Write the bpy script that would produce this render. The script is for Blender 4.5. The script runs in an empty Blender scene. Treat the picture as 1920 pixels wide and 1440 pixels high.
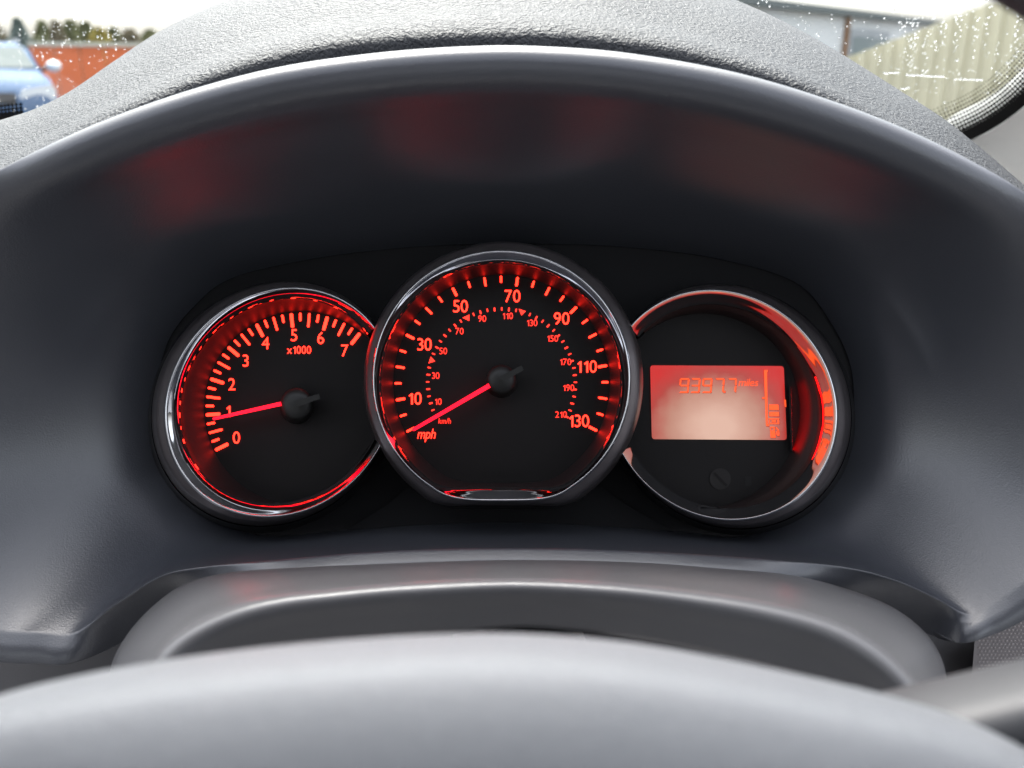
import bpy, bmesh, math, random
from mathutils import Vector
random.seed(7)
R = math.radians
sc = bpy.context.scene
col = sc.collection

# ------------------------------------------------------------------ camera
FPX = 1663.0                      # focal length in photograph pixels (1920 wide)
PITCH = R(19.5)
CAM = Vector((0, 0, 1.20))
FW = Vector((0, math.cos(PITCH), -math.sin(PITCH)))
UP = Vector((0, math.sin(PITCH), math.cos(PITCH)))
RT = Vector((1, 0, 0))
cam = bpy.data.cameras.new('camera')
cam.sensor_width = 36.0
cam.lens = 36.0 * FPX / 1920.0
cam.clip_start = 0.01
cam.clip_end = 500
cam.dof.use_dof = True
cam.dof.focus_distance = 0.385
cam.dof.aperture_fstop = cam.lens / 3.0
co = bpy.data.objects.new('camera', cam)
co.location = CAM
co.rotation_euler = (R(90) - PITCH, 0, 0)
col.objects.link(co)
sc.camera = co

# ------------------------------------------------------------------ sky, sun, exposure
SUN_EL, SUN_AZ = R(62), R(-15)
w = bpy.data.worlds.new('World'); sc.world = w; w.use_nodes = True
nt = w.node_tree
sky = nt.nodes.new('ShaderNodeTexSky'); sky.sky_type = 'NISHITA'; sky.sun_disc = False
sky.sun_elevation = SUN_EL; sky.sun_rotation = SUN_AZ
sky.air_density = 1.0; sky.dust_density = 6.0; sky.ozone_density = 1.0
hs = nt.nodes.new('ShaderNodeHueSaturation'); hs.inputs['Saturation'].default_value = 0.34
bg = nt.nodes['Background']; bg.inputs['Strength'].default_value = 0.13
nt.links.new(sky.outputs[0], hs.inputs['Color']); nt.links.new(hs.outputs[0], bg.inputs['Color'])
sl = bpy.data.lights.new('sun', 'SUN'); sl.energy = 0.9; sl.angle = R(45); sl.color = (1, .97, .93)
so = bpy.data.objects.new('sun', sl); col.objects.link(so)
sd = Vector((math.sin(SUN_AZ) * math.cos(SUN_EL), math.cos(SUN_AZ) * math.cos(SUN_EL), math.sin(SUN_EL)))
so.rotation_euler = sd.to_track_quat('Z', 'Y').to_euler()
so.location = (-2, 3, 5)
vs = sc.view_settings
vs.view_transform = 'Standard'; vs.look = 'None'; vs.gamma = 1; vs.use_curve_mapping = False
vs.exposure = 2.45
EXPO = 2 ** vs.exposure
sc.cycles.use_denoising = True
sc.cycles.max_bounces = 8
sc.cycles.transparent_max_bounces = 16
sc.cycles.caustics_reflective = True
sc.cycles.sample_clamp_indirect = 6

# ------------------------------------------------------------------ helpers
def W(px, py, d):
    """point seen at photograph pixel (px, py), d metres along the view axis"""
    return CAM + FW * d + RT * ((px - 960) / FPX * d) + UP * ((720 - py) / FPX * d)

ORG = {}
def obj(name, verts, faces, mat, parent=None, smooth=True, label=None, cat=None, group=None, kind=None, origin=None):
    me = bpy.data.meshes.new(name)
    if origin is None:
        n = len(verts)
        origin = sum((Vector(v) for v in verts), Vector()) / n
    me.from_pydata([tuple(Vector(v) - origin) for v in verts], [], faces)
    me.validate()
    bm = bmesh.new(); bm.from_mesh(me)
    bmesh.ops.recalc_face_normals(bm, faces=bm.faces)
    bm.to_mesh(me); bm.free()
    if smooth:
        for p in me.polygons: p.use_smooth = True
    if mat: me.materials.append(mat)
    return link(name, me, origin, parent, label, cat, group, kind)

def link(name, me, origin, parent=None, label=None, cat=None, group=None, kind=None):
    o = bpy.data.objects.new(name, me); col.objects.link(o)
    ORG[o] = Vector(origin)
    if parent:
        o.parent = parent; o.location = Vector(origin) - ORG[parent]
    else:
        o.location = origin
    if label: o['label'] = label
    if cat: o['category'] = cat
    if group: o['group'] = group
    if kind: o['kind'] = kind
    return o

def empty(name, loc, label=None, cat=None, group=None):
    return link(name, None, loc, None, label, cat, group)

def catmull(pts, n, closed=False):
    """resample a list of tuples with n samples per span (centripetal enough for our spacing)"""
    out = []; N = len(pts); P = [Vector(p) for p in pts]
    spans = N if closed else N - 1
    for i in range(spans):
        if closed:
            p0, p1, p2, p3 = P[(i - 1) % N], P[i], P[(i + 1) % N], P[(i + 2) % N]
        else:
            p1, p2 = P[i], P[i + 1]
            p0 = P[i - 1] if i else p1 * 2 - p2
            p3 = P[i + 2] if i + 2 < N else p2 * 2 - p1
        # centripetal parametrisation
        def kt(a, b): return max((b - a).length, 1e-9) ** 0.5
        t0 = 0; t1 = t0 + kt(p0, p1); t2 = t1 + kt(p1, p2); t3 = t2 + kt(p2, p3)
        for k in range(n):
            t = t1 + (t2 - t1) * k / n
            A1 = p0 * ((t1 - t) / (t1 - t0)) + p1 * ((t - t0) / (t1 - t0))
            A2 = p1 * ((t2 - t) / (t2 - t1)) + p2 * ((t - t1) / (t2 - t1))
            A3 = p2 * ((t3 - t) / (t3 - t2)) + p3 * ((t - t2) / (t3 - t2))
            B1 = A1 * ((t2 - t) / (t2 - t0)) + A2 * ((t - t0) / (t2 - t0))
            B2 = A2 * ((t3 - t) / (t3 - t1)) + A3 * ((t - t1) / (t3 - t1))
            out.append(B1 * ((t2 - t) / (t2 - t1)) + B2 * ((t - t1) / (t2 - t1)))
    if not closed: out.append(P[-1])
    return out

def grid_faces(nr, nc, close_c=False):
    f = []
    for i in range(nr - 1):
        for j in range(nc if close_c else nc - 1):
            k = (j + 1) % nc
            f.append((i * nc + j, i * nc + k, (i + 1) * nc + k, (i + 1) * nc + j))
    return f

def box_geo(cx, cy, cz, sx, sy, sz):
    v = [Vector((cx + a * sx / 2, cy + b * sy / 2, cz + c * sz / 2)) for a in (-1, 1) for b in (-1, 1) for c in (-1, 1)]
    f = [(0, 1, 3, 2), (4, 6, 7, 5), (0, 4, 5, 1), (2, 3, 7, 6), (0, 2, 6, 4), (1, 5, 7, 3)]
    return v, f

def prism(poly, a, b):
    """closed solid between two matching 3D polygons"""
    n = len(poly[0]); v = list(poly[0]) + list(poly[1])
    f = [tuple(range(n)), tuple(range(2 * n - 1, n - 1, -1))]
    f += [(i, (i + 1) % n, n + (i + 1) % n, n + i) for i in range(n)]
    return v, f

# ------------------------------------------------------------------ materials
def pmat(name, color, rough=0.5, metal=0.0, spec=0.5, bump=None, var=None, coat=0.0):
    """bump = (kind, scale, strength, distance); var = (scale, amount) colour mottling, roughness wear"""
    m = bpy.data.materials.new(name); m.use_nodes = True
    t = m.node_tree; p = t.nodes['Principled BSDF']
    p.inputs['Base Color'].default_value = (*color, 1)
    p.inputs['Roughness'].default_value = rough
    p.inputs['Metallic'].default_value = metal
    p.inputs['Specular IOR Level'].default_value = spec
    p.inputs['Coat Weight'].default_value = coat
    tc = t.nodes.new('ShaderNodeTexCoord')
    if var:
        n = t.nodes.new('ShaderNodeTexNoise'); n.inputs['Scale'].default_value = var[0]; n.inputs['Detail'].default_value = 4
        t.links.new(tc.outputs['Object'], n.inputs['Vector'])
        r = t.nodes.new('ShaderNodeMapRange')
        r.inputs['To Min'].default_value = 1 - var[1]; r.inputs['To Max'].default_value = 1 + var[1]
        t.links.new(n.outputs['Fac'], r.inputs['Value'])
        mx = t.nodes.new('ShaderNodeMix'); mx.data_type = 'RGBA'; mx.blend_type = 'MULTIPLY'
        mx.inputs['Factor'].default_value = 1
        mx.inputs['A'].default_value = (*color, 1)
        t.links.new(r.outputs[0], mx.inputs['B']); t.links.new(mx.outputs['Result'], p.inputs['Base Color'])
        r2 = t.nodes.new('ShaderNodeMapRange')
        r2.inputs['To Min'].default_value = rough * (1 - var[1] * .6); r2.inputs['To Max'].default_value = min(1, rough * (1 + var[1] * .6))
        t.links.new(n.outputs['Fac'], r2.inputs['Value']); t.links.new(r2.outputs[0], p.inputs['Roughness'])
    if bump:
        kind, scale, strength, dist = bump
        if kind == 'noise':
            n = t.nodes.new('ShaderNodeTexNoise'); n.inputs['Scale'].default_value = scale; n.inputs['Detail'].default_value = 3
            h = n.outputs['Fac']
        else:
            n = t.nodes.new('ShaderNodeTexVoronoi'); n.feature = 'SMOOTH_F1'; n.inputs['Scale'].default_value = scale
            n.inputs['Smoothness'].default_value = .6
            h = n.outputs['Distance']
            nn = t.nodes.new('ShaderNodeTexNoise'); nn.inputs['Scale'].default_value = scale * .6; nn.inputs['Detail'].default_value = 3
            vm = t.nodes.new('ShaderNodeMix'); vm.data_type = 'RGBA'; vm.inputs['Factor'].default_value = .012
            t.links.new(tc.outputs['Object'], nn.inputs['Vector'])
            t.links.new(tc.outputs['Object'], vm.inputs['A']); t.links.new(nn.outputs['Color'], vm.inputs['B'])
            t.links.new(vm.outputs['Result'], n.inputs['Vector'])
        if kind == 'noise': t.links.new(tc.outputs['Object'], n.inputs['Vector'])
        b = t.nodes.new('ShaderNodeBump'); b.inputs['Strength'].default_value = strength; b.inputs['Distance'].default_value = dist
        t.links.new(h, b.inputs['Height']); t.links.new(b.outputs[0], p.inputs['Normal'])
    return m

def emat(name, color, strength):
    """backlit print: colour as displayed, strength = red light output"""
    m = bpy.data.materials.new(name); m.use_nodes = True
    t = m.node_tree; p = t.nodes['Principled BSDF']
    p.inputs['Base Color'].default_value = (.02, .01, .01, 1); p.inputs['Roughness'].default_value = .5
    p.inputs['Emission Color'].default_value = (*color, 1)
    p.inputs['Emission Strength'].default_value = strength / EXPO
    return m

M = {}
M['hood'] = pmat('soft_touch_plastic', (.044, .047, .056), .29, spec=.88, bump=('noise', 1500, .16, .0006), var=(18, .10))
M['hoodlip'] = M['hood']
M['leather'] = pmat('grained_dash_skin', (.027, .029, .033), .5, spec=.27, bump=('voronoi', 430, .6, .002), var=(25, .10))
M['cowl'] = pmat('cowl_plastic', (.085, .085, .09), .30, spec=.5, bump=('noise', 1500, .10, .0006), var=(22, .12))
M['wheel'] = pmat('wheel_leather', (.125, .132, .142), .45, spec=.5, bump=('voronoi', 950, .35, .0007), var=(500, .06))
M['spoke'] = pmat('spoke_plastic', (.03, .031, .034), .55, var=(80, .1))
M['rim'] = pmat('rim_leather', (.04, .037, .042), .5, bump=('voronoi', 700, .4, .0008))
M['panel'] = pmat('cluster_black_panel', (.006, .006, .007), .6, spec=.15, bump=('noise', 2500, .05, .0004))
M['face'] = pmat('dial_face_black', (.007, .006, .006), .6, spec=.2, bump=('noise', 4000, .04, .0003))
M['satin'] = pmat('satin_metal_ring', (.20, .18, .185), .32, metal=.9, bump=('noise', 3000, .05, .0003), var=(120, .12))
M['chrome'] = pmat('chrome_ring', (.70, .70, .72), .045, metal=1.0, var=(160, .15))
M['wall'] = pmat('dial_wall_gloss', (.016, .012, .012), .5, spec=.3, bump=('noise', 900, .06, .0006))
M['hub'] = pmat('needle_hub_plastic', (.013, .013, .0125), .42, spec=.35, var=(300, .1))
M['print'] = emat('red_backlit_print', (1.0, .012, .0052), 12.5)
M['print_km'] = emat('red_backlit_small_print', (1.0, .022, .011), 3.4)
M['needle'] = emat('needle_red_light', (1.0, .0, .012), 4.0)
M['lcdseg'] = emat('lcd_segment_light', (1.0, .085, .012), 1.6)
M['ghost'] = pmat('unlit_symbol_print', (.017, .0155, .015), .6, spec=.2)
M['ghost2'] = pmat('unlit_code_print', (.011, .0105, .0105), .6, spec=.2)
M['black'] = pmat('black_plastic', (.008, .008, .009), .5)
M['dash_low'] = pmat('lower_dash_plastic', (.035, .033, .036), .5, bump=('noise', 1800, .12, .0006))
M['fabric'] = pmat('woven_trim', (.16, .145, .145), .7, bump=('noise', 3000, .2, .0004))
M['pillar'] = pmat('cream_pillar_trim', (.85, .84, .79), .6, bump=('noise', 1500, .08, .0005))
M['frit'] = pmat('black_frit', (.005, .005, .005), .8, spec=.1)
M['unseen_liner'] = pmat('unseen_roof_lining', (.55, .54, .52), .9)
M['seat'] = pmat('unused_seat_fabric', (.05, .05, .055), .8)

# lcd screen: uneven red/white backlight (a screen gives off its own light)
def lcd_mat(org):
    m = bpy.data.materials.new('lcd_backlight'); m.use_nodes = True
    t = m.node_tree; p = t.nodes['Principled BSDF']
    p.inputs['Base Color'].default_value = (.05, .04, .038, 1); p.inputs['Roughness'].default_value = .35
    tc = t.nodes.new('ShaderNodeTexCoord')
    # centre of the pale pool: low in the middle of the glass
    comb = t.nodes.new('ShaderNodeCombineXYZ')
    for i, (ax, off, k) in enumerate(((RT, .001, 1 / .038), (UP, .011, 1 / .031))):
        dp = t.nodes.new('ShaderNodeVectorMath'); dp.operation = 'DOT_PRODUCT'; dp.inputs[1].default_value = ax
        t.links.new(tc.outputs['Object'], dp.inputs[0])
        ad = t.nodes.new('ShaderNodeMath'); ad.operation = 'ADD'; ad.inputs[1].default_value = off
        mu = t.nodes.new('ShaderNodeMath'); mu.operation = 'MULTIPLY'; mu.inputs[1].default_value = k
        t.links.new(dp.outputs['Value'], ad.inputs[0]); t.links.new(ad.outputs[0], mu.inputs[0]); t.links.new(mu.outputs[0], comb.inputs[i])
    g = t.nodes.new('ShaderNodeTexGradient'); g.gradient_type = 'SPHERICAL'
    t.links.new(comb.outputs[0], g.inputs['Vector'])
    n = t.nodes.new('ShaderNodeTexNoise'); n.inputs['Scale'].default_value = 180; n.inputs['Detail'].default_value = 3
    t.links.new(tc.outputs['Object'], n.inputs['Vector'])
    a = t.nodes.new('ShaderNodeMath'); a.operation = 'MULTIPLY_ADD'; a.inputs[1].default_value = .16; a.inputs[2].default_value = -.08
    t.links.new(n.outputs['Fac'], a.inputs[0])
    s = t.nodes.new('ShaderNodeMath'); s.operation = 'ADD'
    t.links.new(g.outputs['Fac'], s.inputs[0]); t.links.new(a.outputs[0], s.inputs[1])
    cr = t.nodes.new('ShaderNodeValToRGB')
    e = cr.color_ramp.elements
    e[0].position = 0; e[0].color = (.62, .010, .006, 1)
    e[1].position = .82; e[1].color = (.73, .45, .345, 1)
    x = e.new(.20); x.color = (.44, .042, .028, 1)
    x = e.new(.46); x.color = (.52, .24, .17, 1)
    t.links.new(s.outputs[0], cr.inputs[0])
    t.links.new(cr.outputs[0], p.inputs['Emission Color'])
    p.inputs['Emission Strength'].default_value = 1.0 / EXPO
    return m

# ================================================================== INSTRUMENT HOOD (binnacle)
# stations: lip edge (px, py, depth), rear edge, outer/underside edge, lip radius (m), bulge (m)
ST = [
 # left lower corner and left side
 ((137, 1187, .338), (385, 955, .402), (128, 1246, .333), .003, .000),
 ((70, 1185, .336), (362, 938, .402), (62, 1246, .331), .003, .001),
 ((0, 1182, .335), (340, 916, .402), (0, 1243, .330), .003, .002),
 ((-150, 1140, .331), (300, 875, .402), (-165, 1200, .326), .003, .004),
 ((-300, 1000, .326), (292, 825, .402), (-335, 1020, .346), .004, .006),
 ((-365, 800, .320), (290, 765, .402), (-400, 800, .346), .005, .008),
 ((-320, 590, .315), (297, 700, .402), (-335, 580, .335), .006, .009),
 ((-180, 425, .311), (320, 630, .402), (-178, 432, .326), .007, .010),
 ((0, 318, .308), (362, 576, .402), (5, 328, .322), .008, .010),
 ((220, 216, .305), (420, 528, .402), (224, 228, .319), .008, .010),
 ((480, 135, .302), (560, 490, .402), (482, 148, .316), .008, .010),
 ((700, 100, .300), (740, 466, .402), (701, 114, .314), .008, .010),
 ((900, 86, .300), (900, 457, .402), (900, 100, .314), .008, .010),
 ((1020, 87, .300), (1020, 457, .402), (1020, 101, .314), .008, .010),
 ((1180, 100, .300), (1170, 463, .402), (1180, 114, .314), .008, .010),
 ((1420, 146, .302), (1360, 488, .402), (1419, 159, .316), .008, .010),
 ((1700, 243, .305), (1500, 535, .402), (1697, 255, .319), .008, .010),
 ((1920, 360, .308), (1555, 600, .402), (1915, 372, .322), .008, .010),
 ((2100, 510, .312), (1592, 675, .402), (2100, 515, .326), .007, .010),
 ((2210, 720, .318), (1602, 750, .402), (2220, 715, .335), .006, .008),
 ((2170, 900, .324), (1598, 820, .402), (2195, 915, .346), .005, .006),
 ((2040, 1015, .330), (1582, 880, .402), (2060, 1075, .326), .004, .004),
 ((1920, 1092, .335), (1540, 922, .402), (1930, 1160, .330), .003, .002),
 ((1860, 1132, .337), (1518, 948, .402), (1868, 1190, .331), .003, .001),
 ((1818, 1151, .338), (1492, 968, .402), (1805, 1207, .333), .003, .000),
 # hump over the steering column
 ((1760, 1122, .340), (1462, 984, .402), (1728, 1185, .362), .003, .000),
 ((1690, 1090, .342), (1425, 996, .402), (1660, 1150, .360), .003, .000),
 ((1600, 1065, .344), (1380, 1006, .402), (1585, 1118, .350), .003, .000),
 ((1450, 1049, .345), (1290, 998, .402), (1445, 1100, .338), .003, .000),
 ((1200, 1033, .346), (1130, 984, .402), (1200, 1083, .338), .003, .000),
 ((960, 1027, .346), (950, 977, .402), (960, 1077, .338), .003, .000),
 ((700, 1034, .346), (770, 983, .402), (700, 1084, .338), .003, .000),
 ((500, 1051, .345), (630, 995, .402), (503, 1102, .338), .003, .000),
 ((367, 1064, .344), (500, 1005, .402), (378, 1118, .350), .003, .000),
 ((303, 1078, .342), (455, 995, .402), (330, 1135, .360), .003, .000),
 ((213, 1133, .340), (415, 978, .402), (255, 1190, .362), .003, .000),
]
lipc = catmull([s[0][:2] + (s[0][2] * 1000,) for s in ST], 8, True)
rearc = catmull([s[1][:2] + (s[1][2] * 1000,) for s in ST], 8, True)
outc = catmull([s[2][:2] + (s[2][2] * 1000,) for s in ST], 8, True)
radc = catmull([(s[3] * 1000, s[4] * 1000, 0) for s in ST], 8, True) if False else None
NS = len(ST)
hv = []; prof_n = None; wts = []
ctr = (950, 740)
for i in range(len(lipc)):
    a, b = ST[i // 8], ST[(i // 8 + 1) % NS]; tt = (i % 8) / 8
    rad = a[3] * (1 - tt) + b[3] * tt; bul = a[4] * (1 - tt) + b[4] * tt
    F_ = W(lipc[i].x, lipc[i].y, lipc[i].z / 1000); Q = W(rearc[i].x, rearc[i].y, rearc[i].z / 1000)
    O = W(outc[i].x, outc[i].y, outc[i].z / 1000)
    mid = (F_ + Q) / 2
    axis_pt = W(ctr[0], ctr[1], .36)
    outward = (mid - axis_pt); outward -= FW * outward.dot(FW); outward.normalize()
    mid = mid + outward * bul * 2
    u = (O - F_); ul = u.length; u.normalize()
    wt = max(0.0, min(1.0, (rad - .003) / .005))
    # inward direction in the opening plane (towards the dials)
    gi = Vector((ctr[0] - lipc[i].x, ctr[1] - lipc[i].y)); gi.normalize()
    gi = Vector((gi.x * .45, gi.y)).normalized()
    def off(px, dd): return W(lipc[i].x + gi.x * px, lipc[i].y + gi.y * px, lipc[i].z / 1000 + dd)
    # brow: rolls forward over the driver's side before turning under; towards the foot it fades to a plain rounded lip
    def lin(t): return F_ * (1 - t) + Q * t
    def bl(t, px, dd): return lin(t) * (1 - wt) + off(px, dd) * wt
    B3 = bl(.38, 116, .0138)
    key = [O, F_ + (O - F_) * .35 - UP * .0004 * wt, F_ + (lin(.2) - F_) * .02 * (1 - wt) + (O - F_) * .02 * (1 - wt), bl(.045, 16, -.0040), bl(.14, 48, -.0026), bl(.27, 85, .0042), B3, B3 * .5 + Q * .5, Q]
    cm = catmull([tuple(k) for k in key], 6)
    cm = cm[6:]            # from just behind the lip
    # resample to the same count
    pb = [cm[0], cm[2], cm[4], cm[5], cm[6]]          # cm[6] is the lip edge itself
    cm = cm[6:]
    acc = [0]
    for k in range(1, len(cm)): acc.append(acc[-1] + (cm[k] - cm[k - 1]).length)
    for k in range(1, 19):
        tt2 = (k / 18) ** 1.6 * acc[-1]
        j = max(0, min(len(acc) - 2, next((q for q in range(len(acc) - 1) if acc[q + 1] >= tt2), len(acc) - 2)))
        fr_ = (tt2 - acc[j]) / max(1e-9, acc[j + 1] - acc[j])
        pb.append(cm[j] * (1 - fr_) + cm[j + 1] * fr_)
    pb = pb[:1] + pb[2:]
    prof = [O + FW * .03, O + FW * .0008, O + (pb[0] - O) * .06] + pb
    prof_n = len(prof); hv += prof; wts.append(wt)
# relax the inner wall of the lower part into one smooth sheet between lip and dials
import numpy as np
G = np.array([tuple(v) for v in hv]).reshape(len(lipc), prof_n, 3)
wl = 1 - np.array(wts)
for _ in range(12): wl = (np.roll(wl, 1) + wl * 2 + np.roll(wl, -1)) / 4
ramp = np.zeros(prof_n); ramp[7:-1] = 1.0
lam = (wl[:, None] * ramp[None, :])[:, :, None] * .9
for _ in range(500):
    avg = G.copy()
    avg[:, 1:-1] = (np.roll(G, 1, 0)[:, 1:-1] + np.roll(G, -1, 0)[:, 1:-1] + G[:, :-2] + G[:, 2:]) / 4
    G = G + lam * (avg - G)
# a tight row just inside the lip keeps its edge crisp
ins = G[:, 6] + (G[:, 7] - G[:, 6]) * (.16 * wl[:, None] + .5 * (1 - wl[:, None]))
G = np.concatenate([G[:, :7], ins[:, None], G[:, 7:]], axis=1); prof_n += 1
hv = [Vector(p) for p in G.reshape(-1, 3)]
hf = [(i * prof_n + j, i * prof_n + j + 1, ((i + 1) % len(lipc)) * prof_n + j + 1, ((i + 1) % len(lipc)) * prof_n + j)
      for i in range(len(lipc)) for j in range(prof_n - 1)]
hood = obj('instrument_hood', hv, hf, M['hood'], label='dark grey soft plastic hood arching around the three dials', cat='instrument hood')

# ================================================================== INSTRUMENT CLUSTER
clu = empty('instrument_cluster', W(950, 1000, .40), 'three round red-lit dials with chrome rings in black panel', 'instrument cluster')
# black back panel
pv = [W(p.x, p.y, .4035) for p in rearc]
pv2 = [W(950 + (p.x - 950) * 1.03, 740 + (p.y - 740) * 1.03, .4035) for p in rearc]
ov = pv2 + [W(950, 740, .4035)]
panel = obj('back_panel', ov, [(i, (i + 1) % len(pv2), len(pv2)) for i in range(len(pv2))], M['panel'], clu, smooth=False)
# lower filler panel between the dials
fl = catmull([(640, 1000, 0), (720, 950, 0), (790, 905, 0), (950, 945, 0), (1105, 905, 0), (1180, 950, 0), (1270, 1000, 0)], 8)
fv = []
for p in fl:
    fv += [W(p.x, p.y, .4005), W(p.x, 1010, .3985)]
obj('lower_filler_panel', fv, grid_faces(len(fl), 2), M['panel'], clu)

DF, DS, spd = .398, .392, None     # depth of the side dial faces and of the speedometer face
SPC = (944, 714)       # speedometer outer circle, used to trim the side dials

def ringpts(cx, cy, r, d, flat=None, n=160, ell=None, soft=24):
    pts = []
    for i in range(n):
        a = 2 * math.pi * i / n
        rr = r
        if ell:
            ea = ell[0]; eb = math.sqrt(2 - ea * ea); da = a - R(ell[1])
            rr = r / math.sqrt((math.cos(da) / ea) ** 2 + (math.sin(da) / eb) ** 2)
        x, y = cx + rr * math.cos(a), cy - rr * math.sin(a)
        if flat is not None and y > cy:
            # straight chord at the bottom with rounded corners (smooth minimum)
            dy = y - cy; lim = flat - cy
            h = max(0, min(1, .5 + .5 * (lim - dy) / soft)); ny = dy * h + lim * (1 - h) - soft * h * (1 - h)
            ny = lim * (1 - h) + dy * h - soft * h * (1 - h) * .5
            y = cy + ny
        pts.append((x, y, d))
    return pts

def ring_loft(name, levels, mat, parent, trim=False, n=160, ell=None, fade=False):
    """loft circles given as (cx, cy, r, depth); with trim, leave out what lies behind the speedometer"""
    rows = []
    face = DS if parent is spd else DF
    levels = [tuple(l[:3]) + ((face - (face - l[3]) * .64) if l[3] < face else l[3],) + tuple(l[4:]) for l in levels]
    for i, l in enumerate(levels):
        e = ell
        if ell and fade: e = (1 + (ell[0] - 1) * (1 - i / (len(levels) - 1)), ell[1])
        rows.append(ringpts(l[0], l[1], l[2], l[3], l[4] if len(l) > 4 else None, n, e))
    keep = list(range(n)); closed = True
    if trim:
        mid = rows[len(rows) // 2]
        ok = [all(math.hypot(r[i][0] - SPC[0], r[i][1] - SPC[1]) > 254 for r in rows) for i in range(n)]
        start = next(i for i in range(n) if ok[i] and not ok[i - 1])
        keep = []
        for k in range(n):
            i = (start + k) % n
            if ok[i]: keep.append(i)
            else: break
        closed = False
    v = [W(*r[i]) for r in rows for i in keep]
    return obj(name, v, grid_faces(len(rows), len(keep), closed), mat, parent)

def smooth_levels(levels, n=5):
    pts = catmull([tuple(l[:2]) + (l[2],) for l in levels], n)
    ds = catmull([(l[3] * 1000, (l[4] if len(l) > 4 else 0), 0) for l in levels], n)
    has = len(levels[0]) > 4
    return [(p.x, p.y, p.z, q.x / 1000) + ((q.y,) if has else ()) for p, q in zip(pts, ds)]

def disc(name, cx, cy, r, d, mat, parent, flat=None, n=120):
    v = [W(*p) for p in ringpts(cx, cy, r, d, flat, n)] + [W(cx, cy, d)]
    return obj(name, v, [(i, (i + 1) % n, n) for i in range(n)], mat, parent, smooth=False)

def quad_px(pts, d0, d1):
    """thin solid tile from pixel outline, front at d0, back at d1"""
    return prism(([W(x, y, d0) for x, y in pts], [W(x, y, d1) for x, y in pts]), 0, 0)

def tick(parent, cx, cy, ang, r0, r1, wd, d, mat, name='tick_mark'):
    ca, sa = math.cos(ang), -math.sin(ang); px, py = -sa, ca; h = wd / 2; b = min(h * .55, 1.6)
    P = [(r0, -h + b), (r0 + b, -h), (r1 - b, -h), (r1, -h + b), (r1, h - b), (r1 - b, h), (r0 + b, h), (r0, h - b)]
    pts = [(cx + ca * r + px * t, cy + sa * r + py * t) for r, t in P]
    v, f = quad_px(pts, d - .0004, d - .0001)
    return obj(name, v, f, mat, parent, smooth=False)

dg = None
_tc = {}
def text_mesh(s):
    """flat text outline from Blender's built-in font, cached; digits 1 get a flag"""
    if s in _tc: return _tc[s]
    V = []; Fc = []; x = 0.0
    for ch in s:
        if ch == '1':
            g = [(.02, .46), (.20, .62), (.30, .62), (.30, 0), (.195, 0), (.195, .50), (.065, .385)]
            g = [(.06, .505), (.215, .633), (.305, .633), (.305, 0), (.200, 0), (.200, .505), (.105, .43)]
            b = len(V); V += [(x + a, c) for a, c in g]; Fc.append(tuple(b + i for i in range(len(g)))); x += .40
            continue
        c = bpy.data.curves.new('t', 'FONT'); c.body = ch; c.size = 1.0; c.resolution_u = 5
        o = bpy.data.objects.new('t', c); col.objects.link(o)
        me = bpy.data.meshes.new_from_object(o.evaluated_get(bpy.context.evaluated_depsgraph_get()))
        vs_ = [(v.co.x, v.co.y) for v in me.vertices]
        if vs_:
            x0 = min(v[0] for v in vs_); x1 = max(v[0] for v in vs_)
            b = len(V); V += [(x + v[0] - x0, v[1]) for v in vs_]
            Fc += [tuple(b + i for i in p.vertices) for p in me.polygons]
            x += x1 - x0 + .075
        else: x += .3
        bpy.data.objects.remove(o); bpy.data.curves.remove(c); bpy.data.meshes.remove(me)
    _tc[s] = (V, Fc); return _tc[s]

def text(parent, s, cx, cy, hpx, d, mat, name='numeral', wscale=.92, shear=0.0, bold=0, cap=.633, width=None, rot=0):
    V, Fc = text_mesh(s)
    x0 = min(v[0] for v in V); x1 = max(v[0] for v in V)
    k = hpx / cap; mx = (x0 + x1) / 2
    kx = k * wscale if width is None else width / (x1 - x0)
    pts = []
    for x, y in V:
        xx = (x - mx) * kx + (y - cap / 2) * k * shear; yy = (y - cap / 2) * k
        c, s_ = math.cos(rot), math.sin(rot)
        pts.append(W(cx + xx * c - yy * s_, cy - (xx * s_ + yy * c), d - .0003))
    return obj(name, pts, Fc, mat, parent, smooth=False)

def px_solid(name, pts, d0, d1, mat, parent):
    v, f = quad_px(pts, d0, d1)
    return obj(name, v, f, mat, parent, smooth=False)

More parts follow.
